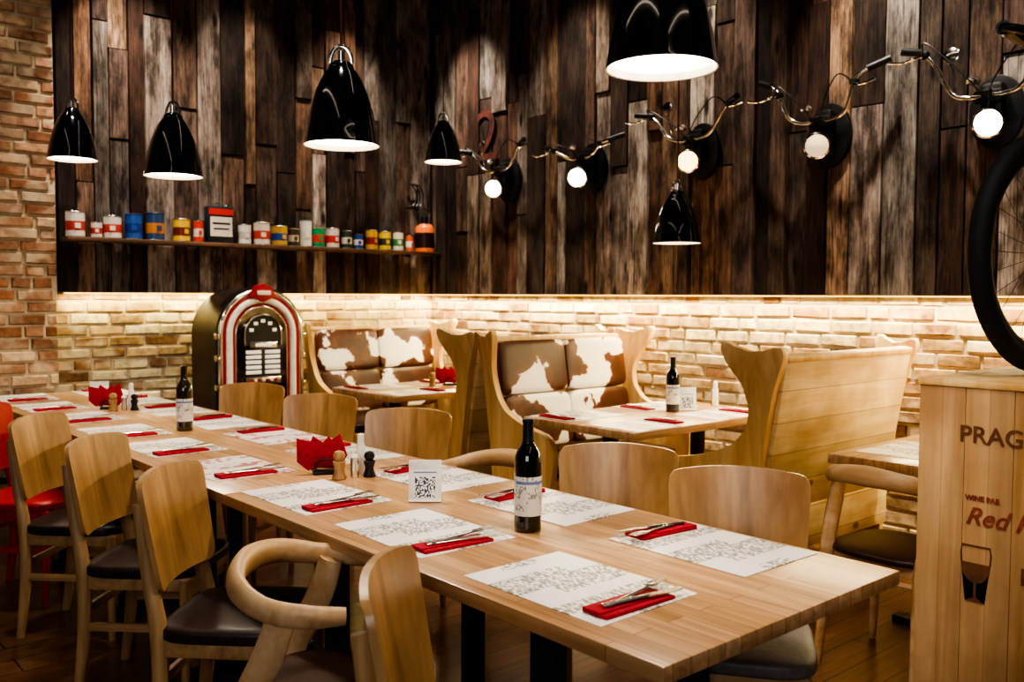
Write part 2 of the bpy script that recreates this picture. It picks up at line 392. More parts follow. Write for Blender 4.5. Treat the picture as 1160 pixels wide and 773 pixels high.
w.quadbox(frR,Y0,YW,ZB,ZC,0,.03,3,cm,0)
w.planks(frR,Y0,YW-.065,ZB,ZC,.03)
w.obj('wall_right',[M['mortar'],M['brick'],M['plank'],M['dark']])
b=B(); b.box(((X0+XW)/2,(Y0+YW)/2,-.05),(XW-X0,YW-Y0,.1),M['floor']); b.obj('floor')
b=B(); b.box(((X0+XW)/2,(Y0+YW)/2,ZC+.05),(XW-X0,YW-Y0,.1),M['plaster']); b.obj('ceiling')
# ---------------------------------------------------------------- tables
def long_table(y0,L=1.77):
    b=B(); W=.85
    b.box((0,0,.7325),(W,L,.035),M['top'],.004)
    b.box((0,0,.70),(W-.16,L-.3,.03),M['blackm'],.003)
    for y in (-L/2+.4,L/2-.5):
        for x in (-.315,.18):
            b.box((x,y,.36),(.045,.07,.66),M['iron'],.004)
        b.box((-.0675,y,.02),(.6,.07,.04),M['iron'],.005)
        b.box((-.0675,y,.685),(.56,.06,.02),M['iron'],.003)
    b.box((-.07,-.05,.12),(.05,L-.95,.05),M['iron'],.003)
    return b.obj('long_dining_table',(1.625,y0+L/2,0))
TY=[.975+1.775*k for k in range(3)]
for y in TY: long_table(y)
def booth_table(x0,x1,y0,y1,posts):
    b=B(); cx=(x0+x1)/2;cy=(y0+y1)/2; L=x1-x0;W=y1-y0
    b.box((0,0,.73),(W,L,.04),M['top'],.005)
    for p in posts:
        b.box((0,p,.365),(.06,.06,.69),M['blackm'],.004)
        b.box((0,p,.015),(.5,.07,.03),M['blackm'],.006)
        b.box((0,p,.025),(.07,.4,.03),M['blackm'],.006)
        b.box((0,p,.70),(.4,.06,.02),M['blackm'])
    return b.obj('booth_table',(cx,cy,0),R(-90))
booth_table(3.18,4.42,2.78,3.54,(-.36,.36))
booth_table(3.18,4.42,4.74,5.50,(-.36,.36))
booth_table(3.38,4.5,1.22,1.92,(-.15,))
# ---------------------------------------------------------------- chairs
def curved_panel(b,w,z0,z1,y0,y1,bulge,th,mat,rc=.05):
    nu,nv=16,12; vs=[];fs=[]
    def half(v):
        h=w/2*(.92+.08*v); z=v*(z1-z0)
        for zz in (z,(z1-z0)-z):
            if zz<rc: h-=rc-math.sqrt(max(0,rc*rc-(rc-zz)**2))
        return h
    for side in (0,1):
        for i in range(nv+1):
            v=.5-.5*math.cos(math.pi*i/nv); hw=half(v)
            for j in range(nu+1):
                u=-1+2*j/nu; x=u*hw
                y=y0+(y1-y0)*v+bulge*(x/(w/2))**2+(th if side else 0)*-1
                vs.append((x,y,z0+(z1-z0)*v+.012*(1-u*u)*v))
    n=(nu+1)*(nv+1)
    for s in (0,1):
        for i in range(nv):
            for j in range(nu):
                q=[s*n+i*(nu+1)+j,s*n+i*(nu+1)+j+1,s*n+(i+1)*(nu+1)+j+1,s*n+(i+1)*(nu+1)+j]
                fs.append(q if s==0 else q[::-1])
    edge=[j for j in range(nu+1)]+[i*(nu+1)+nu for i in range(1,nv+1)]+[nv*(nu+1)+j for j in range(nu-1,-1,-1)]+[i*(nu+1) for i in range(nv-1,0,-1)]
    for a in range(len(edge)):
        e,f=edge[a],edge[(a+1)%len(edge)]; fs.append([e,f,n+f,n+e])
    b.add(vs,fs,mat)
def chair_mesh(seatmat,wz,wx,wy,panel,name='dining_chair'):
    b=B()
    b.pad((0,.005,.445),(.41,.41,.055),seatmat,p=5)
    b.box((0,0,.405),(.37,.37,.05),wx,.008)
    for sx in (-1,1):
        b.tube([(sx*.165,.165,.0),(sx*.17,.17,.42)],[.014,.021],wz,10,flat=(1,1))
        b.tube(cr([(sx*.165,-.215,0),(sx*.168,-.185,.25),(sx*.17,-.185,.45),(sx*.16,-.218,.62),(sx*.155,-.245,.80)],5),[.014,.02,.022,.018,.014],wz,10,flat=(1,1.15))
        b.box((sx*.168,-.01,.25),(.018,.35,.028),wy,.004)
    b.box((0,-.19,.30),(.33,.018,.03),wx,.004)
    b.box((0,.168,.375),(.32,.02,.05),wx,.004)
    curved_panel(b,.41,.56,.865,-.195,-.252,.04,.016,panel,.035)
    return b.mesh(name)
cm_dark=chair_mesh(M['leather'],M['oakZ'],M['oakX'],M['oakY'],M['panel'])
cm_grey=chair_mesh(M['leatherg'],M['oakZ'],M['oakX'],M['oakY'],M['panel'])
cm_red=chair_mesh(M['redc'],M['redc'],M['redc'],M['redc'],M['redc'])
def place_chair(me,back,f,off=.245,name='dining_chair'):
    l=math.hypot(*f); f=(f[0]/l,f[1]/l)
    put(name,me,(back[0]+off*f[0],back[1]+off*f[1],0),math.atan2(-f[0],f[1]))
fl=(.707,-.707); fr_=(-.82,-.57)
for p in ((.93,1.44),(.98,2.67),(1.0,3.42),(.99,4.15)): place_chair(cm_dark,p,fl)
place_chair(cm_red,(.90,4.75),fl)
place_chair(cm_dark,(.95,5.5),fl)
place_chair(cm_grey,(2.28,1.58),fr_)
for p in ((2.33,2.10),(2.34,3.36),(2.34,4.14),(2.33,4.90)): place_chair(cm_dark,p,fr_)
def elbow_mesh():
    b=B(); w=M['elbow']
    b.pad((0,0,.445),(.42,.41,.05),M['leatherb'],p=3.2)
    b.box((0,0,.41),(.33,.33,.045),w,.01)
    for sx in (-1,1):
        b.tube(cr([(sx*.20,.19,0),(sx*.18,.17,.25),(sx*.17,.165,.43)],4),[.013,.019,.02],w,10)
        b.tube(cr([(sx*.19,-.22,0),(sx*.18,-.19,.25),(sx*.185,-.17,.45),(sx*.20,-.10,.60),(sx*.20,-.07,.695)],5),[.014,.019,.024,.026,.022],w,10,flat=(1,1.4))
    b.tube([(-.17,-.16,.36),(.17,-.16,.36)],.012,w,8)
    pts=cr([(.205,.07,.69),(.232,-.01,.695),(.215,-.11,.705),(.14,-.195,.73),(0,-.225,.742),(-.14,-.195,.73),(-.215,-.11,.705),(-.232,-.01,.695),(-.205,.07,.69)],6)
    b.tube(pts,[.017,.023,.024,.028,.034,.028,.024,.023,.017],w,14,flat=(.72,1.15))
    return b.mesh('elbow_chair')
em=elbow_mesh()
for p,f in (((.925,2.06),fl),((2.38,2.68),(-1,-.1)),((3.06,1.60),(1,-.05))): place_chair(em,p,f,.25,'elbow_chair')
# ---------------------------------------------------------------- booths
def booth_mesh(W=1.2):
    b=B()
    prof=cr([(.13,.07),(.09,.45),(.03,.85),(-.01,1.03),(-.045,1.12),(-.04,1.17),(.0,1.165),(.06,1.148),(.13,1.16),(.182,1.188),(.208,1.17),(.19,1.10),(.14,1.01),(.12,.92),(.145,.80),(.25,.71),(.43,.655),(.56,.62),(.60,.5),(.57,.3),(.56,.07),(.49,.07),(.46,.25),(.35,.31),(.25,.25),(.21,.07)],3,True)
    prof=[(p.x,p.y) for p in [Vector((a.x,a.y,0)) for a in prof]]
    for sx in (-1,1):
        def fn(c,sx=sx):
            k=max(0,min(1,(c.z-.8)/.3)); k=k*k*(3-2*k)
            c.x+=sx*k*.34*max(0,c.y+.02)+sx*.25*max(0,c.z-1.02)**1.3; return c
        xa=sx*(W/2-.04); xb=sx*W/2
        b.prism(prof,min(xa,xb),max(xa,xb),M['pine'],'yz',fn=fn,bev=.004)
    th=math.atan2(.12,.72)
    T=TR((0,.10,.42),rx=th)
    b.box((0,0,.34),(W-.085,.035,.72),M['pineB'],.004,T)
    b.box((0,-.0,.71),(W-.085,.055,.03),M['pine'],.008,T)
    b.box((0,.09,.33),(W-.085,.03,.2),M['pineB'],.003)
    cw=(W-.14)/2
    for i in (-1,1):
        for j,zc in ((0,.22),(1,.54)):
            b.pad((i*cw/2,.05,zc),(cw-.004,.08,.314),M['cow'],T,p=9)
    b.box((0,.33,.36),(W-.085,.46,.05),M['pine'],.012)
    b.box((0,.54,.32),(W-.085,.03,.10),M['pine'],.008)
    b.pad((0,.34,.42),(W-.10,.46,.08),M['leatherb'],p=6)
    return b.mesh('booth_bench')
bm_=booth_mesh(1.20)
BX=3.93
put('booth_bench',bm_,(BX+.02,2.15,0),0)
put('booth_bench',bm_,(BX,4.07,0),math.pi)
put('booth_bench',bm_,(BX,4.17,0),0)
put('booth_bench',bm_,(BX+.02,6.20,0),math.pi)
# ---------------------------------------------------------------- pendants
def pendant(x,y,z,dia=.256,energy=38):
    b=B(); r=dia/2; h=.275*dia/.256
    prof=[(1.0,0),(.985,.03),(.95,.14),(.89,.30),(.80,.47),(.69,.63),(.56,.77),(.43,.88),(.34,.93),(.325,.95),(.30,.99),(.22,1.02),(.12,1.03),(.005,1.03)]
    b.lathe([(r*a,h*c) for a,c in prof],M['black'],40)
    b.lathe([(r*a*.97,h*c*.97+.0015) for a,c in prof],M['white'],40)
    b.lathe([(r,0),(r*.97,.0015)],M['white'],40)
    b.lathe([(.001,.022),(r*.9,.022),(r*.955,.018)],M['glow'],36)
    lp=[(math.cos(t)*.036,0,h*1.0+math.sin(t)*.058) for t in [math.pi*k/14 for k in range(15)]]
    b.tube(lp,.0045,M['chrome'],8,flat=(1.6,1),up=(0,1,0))
    b.cyl(.012,h*1.02,h*1.02+.035,M['chrome'],14)
    b.tube([(0,0,h*1.02+.04),(0,0,ZC-z)],.004,M['cordred'],6)
    b.cyl(.05,ZC-z-.03,ZC-z,M['blackm'],20)
    b.obj('pendant_lamp',(x,y,z),R(random.uniform(-60,0)))
    l=bpy.data.lights.new('pendant_light','SPOT'); l.energy=energy; l.spot_size=R(135); l.spot_blend=.6; l.color=(1,.85,.67); l.shadow_soft_size=.07
    o=bpy.data.objects.new('pendant_light',l); o.location=(x,y,z+.012); scene.collection.objects.link(o)
for p in ((1.65,1.37,1.90),(1.62,2.73,1.885),(1.58,4.12,1.91),(1.50,5.35,2.11)): pendant(*p,energy=44)
pendant(3.89,3.11,1.665,energy=30); pendant(3.79,5.05,2.29,energy=38)
# ---------------------------------------------------------------- handlebar wall lamps
def bike_lamp(y,z,lens,rise=.24,v=0):
    b=B()
    plate=[(math.cos(t)*.125,math.sin(t)*.175) for t in [2*math.pi*k/28 for k in range(28)]]
    b.prism(plate,0,.035,M['blackm'],'xz',bev=.006)
    b.box((0,.065,.03),(.10,.08,.20),M['blackm'],.02)
    b.box((0,.12,.06),(.13,.05,.06),M['blackm'],.012)
    b.box((.03,.12,-.06),(.05,.06,.10),M['blackm'],.015)
    b.tube([(0,.05,.03),(0,.12,.05),(0,.14,.09)],.024,M['blackm'],10)
    T=Matrix.Translation((.0,.16,-.07))@Matrix.Rotation(R(34),4,'Z')@Matrix.Rotation(R(-100),4,'X')
    b.lathe([(.002,-.07),(.035,-.062),(.055,-.03),(.064,.02),(.066,.05)],M['blackm'] if v==1 or lens is M['lensd'] else M['chrome'],26,T)
    b.lathe([(.066,.05),(.071,.058),(.060,.064)],M['chrome'],26,T)
    b.lathe([(.060,.062),(.035,.072),(.001,.077)],lens,26,T)
    for sx in (-1,1):
        if v==1: pts=[(0,.13,.07),(sx*.08,.14,.06),(sx*.17,.16,.10),(sx*.24,.18,rise*.8),(sx*.36,.13,rise)]
        else: pts=[(0,.13,.07),(sx*.07,.14,.06),(sx*.16,.15,.09),(sx*.24,.16,rise*.75),(sx*.30,.17,rise*.95),(sx*.36,.2,rise)]
        P=cr(pts,5); b.tube(P,.012,M['chrome'],10)
        d=(P[-1]-P[-4]).normalized()
        b.tube([P[-1]-d*.09,P[-1]+d*.03],.019,M['blackm'],10)
        q=P[-7]
        b.box(tuple(q),(.04,.045,.035),M['blackm'],.008)
        b.tube(cr([q,q+Vector((sx*.02,.055,-.02)),q+Vector((sx*.08,.075,-.035)),q+Vector((sx*.15,.07,-.02))],4),[.008,.007,.006,.009],M['chrome'],6)
        cab=cr([q+Vector((0,.02,0)),q+Vector((-sx*.05,.09,.03)),(sx*.05,.2,.12),(0,.12,.0)],6); b.tube(cab,.0035,M['blackm'],6)
    b.lathe([(.002,0),(.03,.0),(.035,.015),(.02,.035),(.002,.04)],M['chrome'],16,TR((.06,.16,.12)))
    if v==0:
        b.tube([(.14,.15,.10),(.16,.17,.24)],.005,M['chrome'],6)
        b.lathe([(.001,-.006),(.035,-.005),(.04,.004),(.034,.008),(.001,.008)],M['chrome'],20,TR((.16,.17,.27),rx=R(-80)))
    b.obj('handlebar_wall_lamp',(XW-.074,y,z),R(90))
bike_lamp(5.36,2.27,M['lens'],.24,0); bike_lamp(4.47,2.27,M['lens'],.17,1); bike_lamp(3.53,2.28,M['lensw'],.25,0)
bike_lamp(2.67,2.27,M['lensd'],.32,1); bike_lamp(1.80,2.27,M['lens'],.32,0)
# ---------------------------------------------------------------- shelf and tins
b=B(); b.box((3.2,YW-.075-.075,1.735),(2.96,.15,.028),M['shelf'],.003)
for x in (2.0,3.2,4.4): b.prism([(0,0),(.11,0),(0,-.02)],-.01,.01,M['blackm'],'yz',T=TR((x,YW-.16,1.72)))
b.obj('wall_shelf')
SY=YW-.075-.07; SZ=1.7495
def px2x(px): 
    k=(px-580)/1035.0
    return SY*(.6587+k*.7524)/(.7524-k*.6587)
def depth(x): return x*.6587+SY*.7524
def tin(px,wp,hp,body,band,lid='C8C6C2',kind=0):
    x=px2x(px); s=depth(x)/1035; w_=wp*s*1.02; h=hp*s*1.06; r=w_/2
    b=B(); mb=colm(body); mb2=colm(band)
    if kind==0:
        b.lathe([(.001,0),(r,0),(r*1.02,.003),(r,.006)],M['steel'],24)
        b.lathe([(r*.99,.006),(r*.99,h*.25)],mb,24); b.lathe([(r*.995,h*.25),(r*.995,h*.62)],mb2,24)
        b.lathe([(r*.99,h*.62),(r*.99,h-.006)],mb,24)
        b.lathe([(r,h-.007),(r*1.03,h-.003),(r,h),(r*.93,h-.003),(.001,h-.003)],M['steel'] if lid=='C8C6C2' else colm(lid),24)
        b.box((-.15*r,-r*.995,h*.44),(r*.6,.004,h*.2),mb,.0)
    elif kind==1:
        b.box((0,0,h*.47),(w_,w_*.45,h*.94),mb,.006); b.box((0,-w_*.226,h*.42),(w_*.86,.004,h*.5),mb2)
        b.box((0,-w_*.229,h*.50),(w_*.7,.004,h*.05),mb); b.box((0,-w_*.229,h*.36),(w_*.6,.004,h*.04),mb)
        b.box((0,-w_*.227,h*.8),(w_*.96,.004,h*.16),colm('D23A30')); b.cyl(.018,h*.93,h,M['steel'],14,TR((w_*.25,0,0)))
        b.tube(cr([(-w_*.2,0,h*.93),(-w_*.15,0,h*1.02),(0,0,h*1.02),(w_*.05,0,h*.93)],4),.004,M['steel'],6)
    elif kind==2:
        b.lathe([(.001,0),(r,0),(r,h*.62),(r*.75,h*.72),(r*.35,h*.76),(r*.33,h*.9),(.001,h*.92)],mb,24)
        b.lathe([(r*1.005,h*.1),(r*1.005,h*.5)],mb2,24); b.lathe([(r*.8,h*.705),(r*.4,h*.765),(r*.4,h*.93),(.001,h*.95)],M['blackm'],24)
        b.tube(cr([(-r*.8,0,h*.68),(-r*.9,0,h*1.0),(0,0,h*1.15),(r*.9,0,h*1.0),(r*.8,0,h*.68)],6),.004,M['blackm'],6)
    b.obj({0:'tin_can',1:'oil_tin',2:'oil_jar'}[kind],(x,SY,SZ+.0),R(random.uniform(-8,22)) if kind==0 else 0)
for t in [(87,20,27,'EDE7DC','C9483C'),(111,12,17,'E9E2D6','C04A40'),(129,19,24,'F0EAE0','D44A40'),(153,18,27,'2F5FAF','1F3F8F','23407F'),(177,20,29,'34507A','D7873A','2A4060'),(207,18,24,'E9C23C','7A2A1A'),(226,11,23,'D8402E','E8D8C8'),
    (249,29,41,'26343E','E8DFCE','C8C6C2',1),(278,14,21,'EEEAE2','C8C0B4'),(297,18,24,'EFE3D6','D2503C'),(317,18,21,'D8B040','2E56A6'),(333,12,19,'4A4038','C9B898'),(347,13,28,'F0ECE2','E8E4DA','2AA494'),(361,14,21,'2F9D65','D8483C'),(377,15,21,'E8E0D4','D83A32'),
    (393,12,19,'3A4A40','E0D8C8'),(406,11,16,'2A55A0','E8E2D8'),(421,14,21,'E6B83A','9E2C20'),(436,14,20,'F0D040','39403A'),(451,12,20,'E6DDC8','448A4E'),(464,9,17,'D8662E','F0E6D0'),(481,21,40,'E0702A','2A1410','C8C6C2',2)]: tin(*t)
b=B()
for k in range(3):
    b.tube(cr([(.0,0,.34),(.05,-.02,.32),(.08,-.03,.24),(.05,-.03,.16),(-.03,-.03,.13)],5),.006,M['blackm'],6,T=TR((k*.035,0,0)))
b.tube([(-.04,-.03,.13),(.1,-.03,.13)],.006,M['blackm']); b.tube([(0,0,.34),(.08,0,.34)],.006,M['blackm']); b.tube([(.1,-.01,.04),(.1,-.01,.34)],.006,M['blackm'])
b.obj('wire_rack',(4.42,YW-.09,1.98))
# ---------------------------------------------------------------- jukebox
def arch(r,zc,zb,n=24):
    return [(r,zb),(r,(zb+zc)/2)]+[(r*math.cos(t),zc+r*math.sin(t)) for t in [math.pi*k/n for k in range(n+1)]]+[(-r,(zb+zc)/2),(-r,zb)]
b=B(); ZA=1.11
b.prism(arch(.315,ZA,.0),.05,.44,M['walnut'],'xz',bev=.01)
b.prism(arch(.325,ZA,.0),0,.08,M['blackm'],'xz',bev=.01)
for r,tr,mt in ((.299,.018,'chrome'),(.270,.010,'red'),(.236,.025,'cream'),(.202,.007,'red'),(.188,.008,'chrome')):
    b.tube([(x,-.008,z) for x,z in arch(r,ZA,.08)],tr,M[mt],10,up=(0,1,0))
b.prism(arch(.184,ZA,.1),-.02,.0,M['clearcase'],'xz')
b.prism(arch(.135,ZA+.0,1.03),-.03,-.018,M['blackm'],'xz'); b.tube([(x,-.032,z) for x,z in arch(.135,ZA,1.03)],.006,M['chrome'],8,up=(0,1,0))
for k in range(5):
    a=math.pi*(k+.5)/5; b.box((.09*math.cos(a),-.033,ZA+.09*math.sin(a)),(.03,.006,.022),M['disp'],.002)
b.box((0,-.035,1.035),(.20,.014,.045),M['steel'],.004); b.box((0,-.044,1.035),(.12,.004,.022),M['disp'])
for z in (.985,.95,.915,.88,.845):
    b.box((-.07,-.03,z),(.11,.01,.024),M['disp'],.002); b.box((.07,-.03,z),(.11,.01,.024),M['disp'],.002)
b.box((0,-.03,.79),(.26,.014,.05),M['steel'],.004)
for k in range(7): b.box((-.09+.03*k,-.04,.79),(.018,.012,.02),M['cream'] if k%2 else M['red'],.003)
b.prism([(x*.9,z) for x,z in arch(.16,.50,.12)],-.03,-.018,M['walnut'],'xz')
b.tube([(x*.9,-.032,z) for x,z in arch(.16,.50,.12)],.010,M['chrome'],8,up=(0,1,0))
for k in range(7): b.tube([(-.105+.035*k,-.034,.13),(-.105+.035*k,-.034,.55)],.007,M['cream'] if k%2 else M['amber'],8)
b.lathe([(.001,.02),(.05,.015),(.06,0)],M['red'],24,TR((0,-.036,.69),rx=R(90))); b.lathe([(.06,0),(.068,.012),(.06,.018)],M['chrome'],24,TR((0,-.03,.69),rx=R(90)))
b.prism([(-.10,1.37),(-.06,1.44),(0,1.46),(.06,1.44),(.10,1.37),(0,1.33)],-.045,.0,M['red'],'xz',bev=.006)
b.box((0,-.05,1.395),(.10,.012,.03),M['cream'],.004)
for sx in (-1,1):
    b.box((sx*.30,-.01,.12),(.05,.05,.24),M['chrome'],.01)
    for z in (.75,.95,1.1): b.box((sx*.318,.0,z),(.03,.05,.045),M['chrome'],.008)
b.box((0,.2,.03),(.66,.46,.06),M['walnut'],.01)
b.obj('jukebox',(2.87,5.93,0))
# ---------------------------------------------------------------- table things
def plane_mesh(name,w,d,mat,th=.0012):
    b=B(); b.box((0,0,th/2),(w,d,th),mat); return b.mesh(name)
matm=plane_mesh('paper_placemat',.30,.42,M['paper']); matr=plane_mesh('paper_placemat',.30,.42,M['paperR'])
def cut_mesh():
    b=B()
    b.box((0,0,.004),(.205,.07,.008),M['redcloth'],.0025)
    b.box((-.03,.006,.0095),(.15,.052,.004),M['redcloth'],.0015)
    T=TR((.03,.012,.015),rz=R(10))
    b.tube([(-.10,0,0),(-.04,0,.001),(.03,0,.002),(.05,0,.003)],[.008,.0065,.004,.006],M['steel'],8,T,flat=(1,.35))
    b.box((.062,0,.004),(.026,.024,.0025),M['steel'],.001,T)
    for k in range(4): b.box((.092,-.009+.006*k,.005),(.04,.0034,.002),M['steel'],0,T)
    T=TR((.02,-.012,.015),rz=R(-8))
    b.tube([(-.10,0,0),(-.02,0,.001),(.02,0,.001)],[.009,.008,.006],M['steel'],8,T,flat=(1,.4))
    b.prism([(.015,-.007),(.09,-.010),(.112,-.003),(.115,.008),(.015,.008)],0,.002,M['steel'],'xy',T)
    return b.mesh('napkin_with_cutlery')
cut=cut_mesh(); TZ=.7505
yo=(.41,1.0,1.565)
for k,y0 in enumerate(TY):
    for i,dy in enumerate(yo):
        y=y0+dy
        put('paper_placemat',matr if (k==1 and i==0) else matm,(1.41+random.uniform(-.006,.006),y,TZ),R(random.uniform(-2,2)))
        put('paper_placemat',matr if (k==1 and i==1) else matm,(1.88+random.uniform(-.006,.006),y+.0,TZ),R(180+random.uniform(-2,2)))
        put('napkin_with_cutlery',cut,(1.39,y-.165,TZ+.0013),R(random.uniform(-8,6)))
        put('napkin_with_cutlery',cut,(1.89,y+.165,TZ+.0013),R(180+random.uniform(-8,6)))
for (x0,y0,y1) in ((3.2,2.78,3.54),(3.2,4.74,5.50)):
    for i,x in enumerate((3.43,4.06)):
        for s,y in ((1,y0+.158),(-1,y1-.158)):
            put('paper_placemat',matm,(x,y,TZ),R(90 if s>0 else -90))
            put('napkin_with_cutlery',cut,(x-.16*(-s),y,TZ+.0013),R(90 if s>0 else -90))
put('paper_placemat',matm,(3.72,1.72,TZ),R(90)); 
def bottle_mesh(gm,cap,name='wine_bottle'):
    b=B()
    b.lathe([(.001,.004),(.028,.0),(.034,.001),(.0368,.006),(.037,.02),(.037,.185),(.0355,.2),(.030,.215),(.021,.228),(.0155,.24),(.0142,.255),(.0138,.29),(.015,.291),(.015,.299),(.013,.30),(.001,.30)],gm,32)
    b.lathe([(.0165,.238),(.0152,.25),(.0147,.29),(.016,.291),(.016,.3),(.0138,.3015),(.001,.3015)],cap,28)
    b.lathe([(.0374,.045),(.0374,.15)],M['label'],24,None,150,330)
    b.lathe([(.0376,.13),(.0376,.138)],M['cardb'],24,None,170,310)
    return b.mesh(name)
bt1=bottle_mesh(M['glass'],M['capsule']); bt2=bottle_mesh(M['wax'],M['wax'])
put('wine_bottle',bt1,(1.635,1.80,TZ),0); put('wine_bottle',bt2,(1.635,4.17,TZ),R(15))
put('wine_bottle',bt1,(3.94,3.165,TZ),R(-5)); put('wine_bottle',bt1,(4.15,5.14,TZ),0)
def card_mesh():
    b=B(); T=TR(rx=R(-10))
    b.box((0,0,.065),(.10,.004,.125),M['card'],.0015,T)
    b.box((0,.03,.062),(.10,.003,.125),M['card'],.001,TR(rx=R(8)))
    b.box((0,-.0025,.045),(.062,.001,.062),M['qr'],0,T)
    b.box((0,-.0025,.108),(.055,.001,.012),M['cardb'],0,T); b.box((0,-.0025,.09),(.07,.001,.004),M['cardb'],0,T)
    b.box((0,.015,.004),(.10,.045,.006),M['card'],.002)
    return b.mesh('qr_menu_card')
cd=card_mesh()
for x,y,r in ((1.62,2.25,-38),(1.66,5.5,-25),(4.05,3.145,-35)): put('qr_menu_card',cd,(x,y,TZ),R(r))
def caddy_mesh():
    b=B()
    b.box((0,0,.006),(.09,.06,.012),M['blackm'],.003)
    for y in (-.027,.027): b.tube(cr([(-.035,y,.01),(-.035,y,.04),(0,y,.055),(.035,y,.04),(.035,y,.01)],4),.003,M['blackm'],6)
    for k,(a,dx) in enumerate(((-38,-.030),(-16,-.012),(4,.004),(20,.014))):
        T=TR((dx,-.017+.0115*k,.014+.042*math.sin(R(abs(a)))),ry=R(a))
        b.prism([(-.04,0),(.04,0),(.05,.05),(.0,.115),(-.05,.05)],-.003,.003,M['redcloth'],'xz',T,bev=.001)
    return b.mesh('napkin_holder')
cad=caddy_mesh()
def mill(mat,h=.085,name='pepper_mill'):
    b=B(); k=h/.085
    b.lathe([(r_*k,z*k) for r_,z in [(.001,0),(.02,0),(.021,.005),(.016,.018),(.014,.03),(.018,.045),(.0195,.052),(.012,.056),(.016,.062),(.018,.07),(.014,.08),(.005,.083),(.001,.085)]],mat,24)
    return b.mesh(name)
m1=mill(M['oakZ'],.10); m2=mill(M['blackm'],.09); 
b=B(); b.lathe([(.001,0),(.017,0),(.018,.01),(.016,.10),(.012,.11),(.012,.14),(.001,.145)],M['white'],20); jar=b.mesh('salt_shaker')
b=B(); b.lathe([(.001,0),(.014,0),(.015,.01),(.014,.07)],M['steel'],20); b.lathe([(.014,.07),(.011,.08),(.001,.082)],M['white'],20); jar2=b.mesh('toothpick_jar')
for (x,y,rz) in ((1.63,2.745,-40),(1.64,5.12,-35)):
    f=Vector((.6587,.7524)); r=Vector((.7524,-.6587))
    def at(a,c): return (x+r.x*a+f.x*c,y+r.y*a+f.y*c,TZ)
    put('napkin_holder',cad,at(-.075,.065),R(rz+15)); put('pepper_mill',m1,at(-.008,-.035)); put('pepper_mill',m2,at(.088,.012))
    put('salt_shaker',jar,at(.05,.06)); put('toothpick_jar',jar2,at(.04,-.008))
put('salt_shaker',jar,(4.32,3.16,TZ)); put('pepper_mill',m2,(4.37,3.20,TZ)); put('napkin_holder',cad,(3.9,5.12,TZ),R(-30)); put('pepper_mill',m1,(3.75,5.12,TZ))
# ---------------------------------------------------------------- crate with bicycle
CX0,CX1,CY0,CY1,CZ=2.42,4.35,.28,1.11,1.15
b=B()
cx,cy=(CX0+CX1)/2,(CY0+CY1)/2
b.box((0,0,CZ/2),(CX1-CX0-.04,CY1-CY0-.04,CZ-.04),M['crate'])
n=7; wdt=(CY1-CY0)/n
for k in range(n): b.box(((CX0-cx)+.01,(CY0-cy)+wdt*(k+.5),CZ/2),(.02,wdt-.0012,CZ),M['crate'],.001)
n2=12; w2=(CX1-CX0)/n2
for k in range(n2):
    b.box(((CX0-cx)+w2*(k+.5),(CY1-cy)-.01,CZ/2),(w2-.003,.02,CZ),M['pine'],.002)
    b.box(((CX0-cx)+w2*(k+.5),(CY0-cy)+.01,CZ/2),(w2-.003,.02,CZ),M['pine'],.002)
b.box((0,0,CZ+.009),(CX1-CX0+.01,CY1-CY0+.01,.018),M['pine'],.003)
crate=b.obj('wooden_crate',(cx,cy,0))
def crate_text(s,y,z,size,mat,nm,shear=0,ext=.0006):
    c=bpy.data.curves.new(nm,'FONT'); c.body=s; c.size=size; c.extrude=ext; c.shear=shear; c.align_x='LEFT'; c.offset=.0008
    o=bpy.data.objects.new(nm,c); c.materials.append(mat); scene.collection.objects.link(o)
    o.parent=crate; o.rotation_euler=(R(90),0,R(-90)); o.location=(CX0-cx-.0015,y-cy,z); return o
crate_text('PRAGUE',1.005,1.01,.062,M['ink'],'stencil_city')
crate_text('Red Pif',.985,.80,.064,M['inkred'],'stencil_script',.35)
crate_text('WINE BAR',.985,.862,.018,M['inkred'],'stencil_small')
crate_text('MAX',.85,.67,.06,M['ink'],'stencil_word')
b=B(); g=[(-.035,.10),(.035,.10),(.033,.075),(.02,.055),(.004,.048),(.004,.012),(.024,.0),(-.024,.0),(-.004,.012),(-.004,.048),(-.02,.055),(-.033,.075)]
b.prism(g,-.0008,.0008,M['ink'],'xz'); b.tube([(x,0,z) for x,z in [(-.035,.10),(-.037,.125),(-.034,.145),(.034,.145),(.037,.125),(.035,.10)]],.002,M['ink'],6); g=b.obj('stencil_glass',(CX0-cx-.0012,.955-cy,.60),R(-90)); g.parent=crate
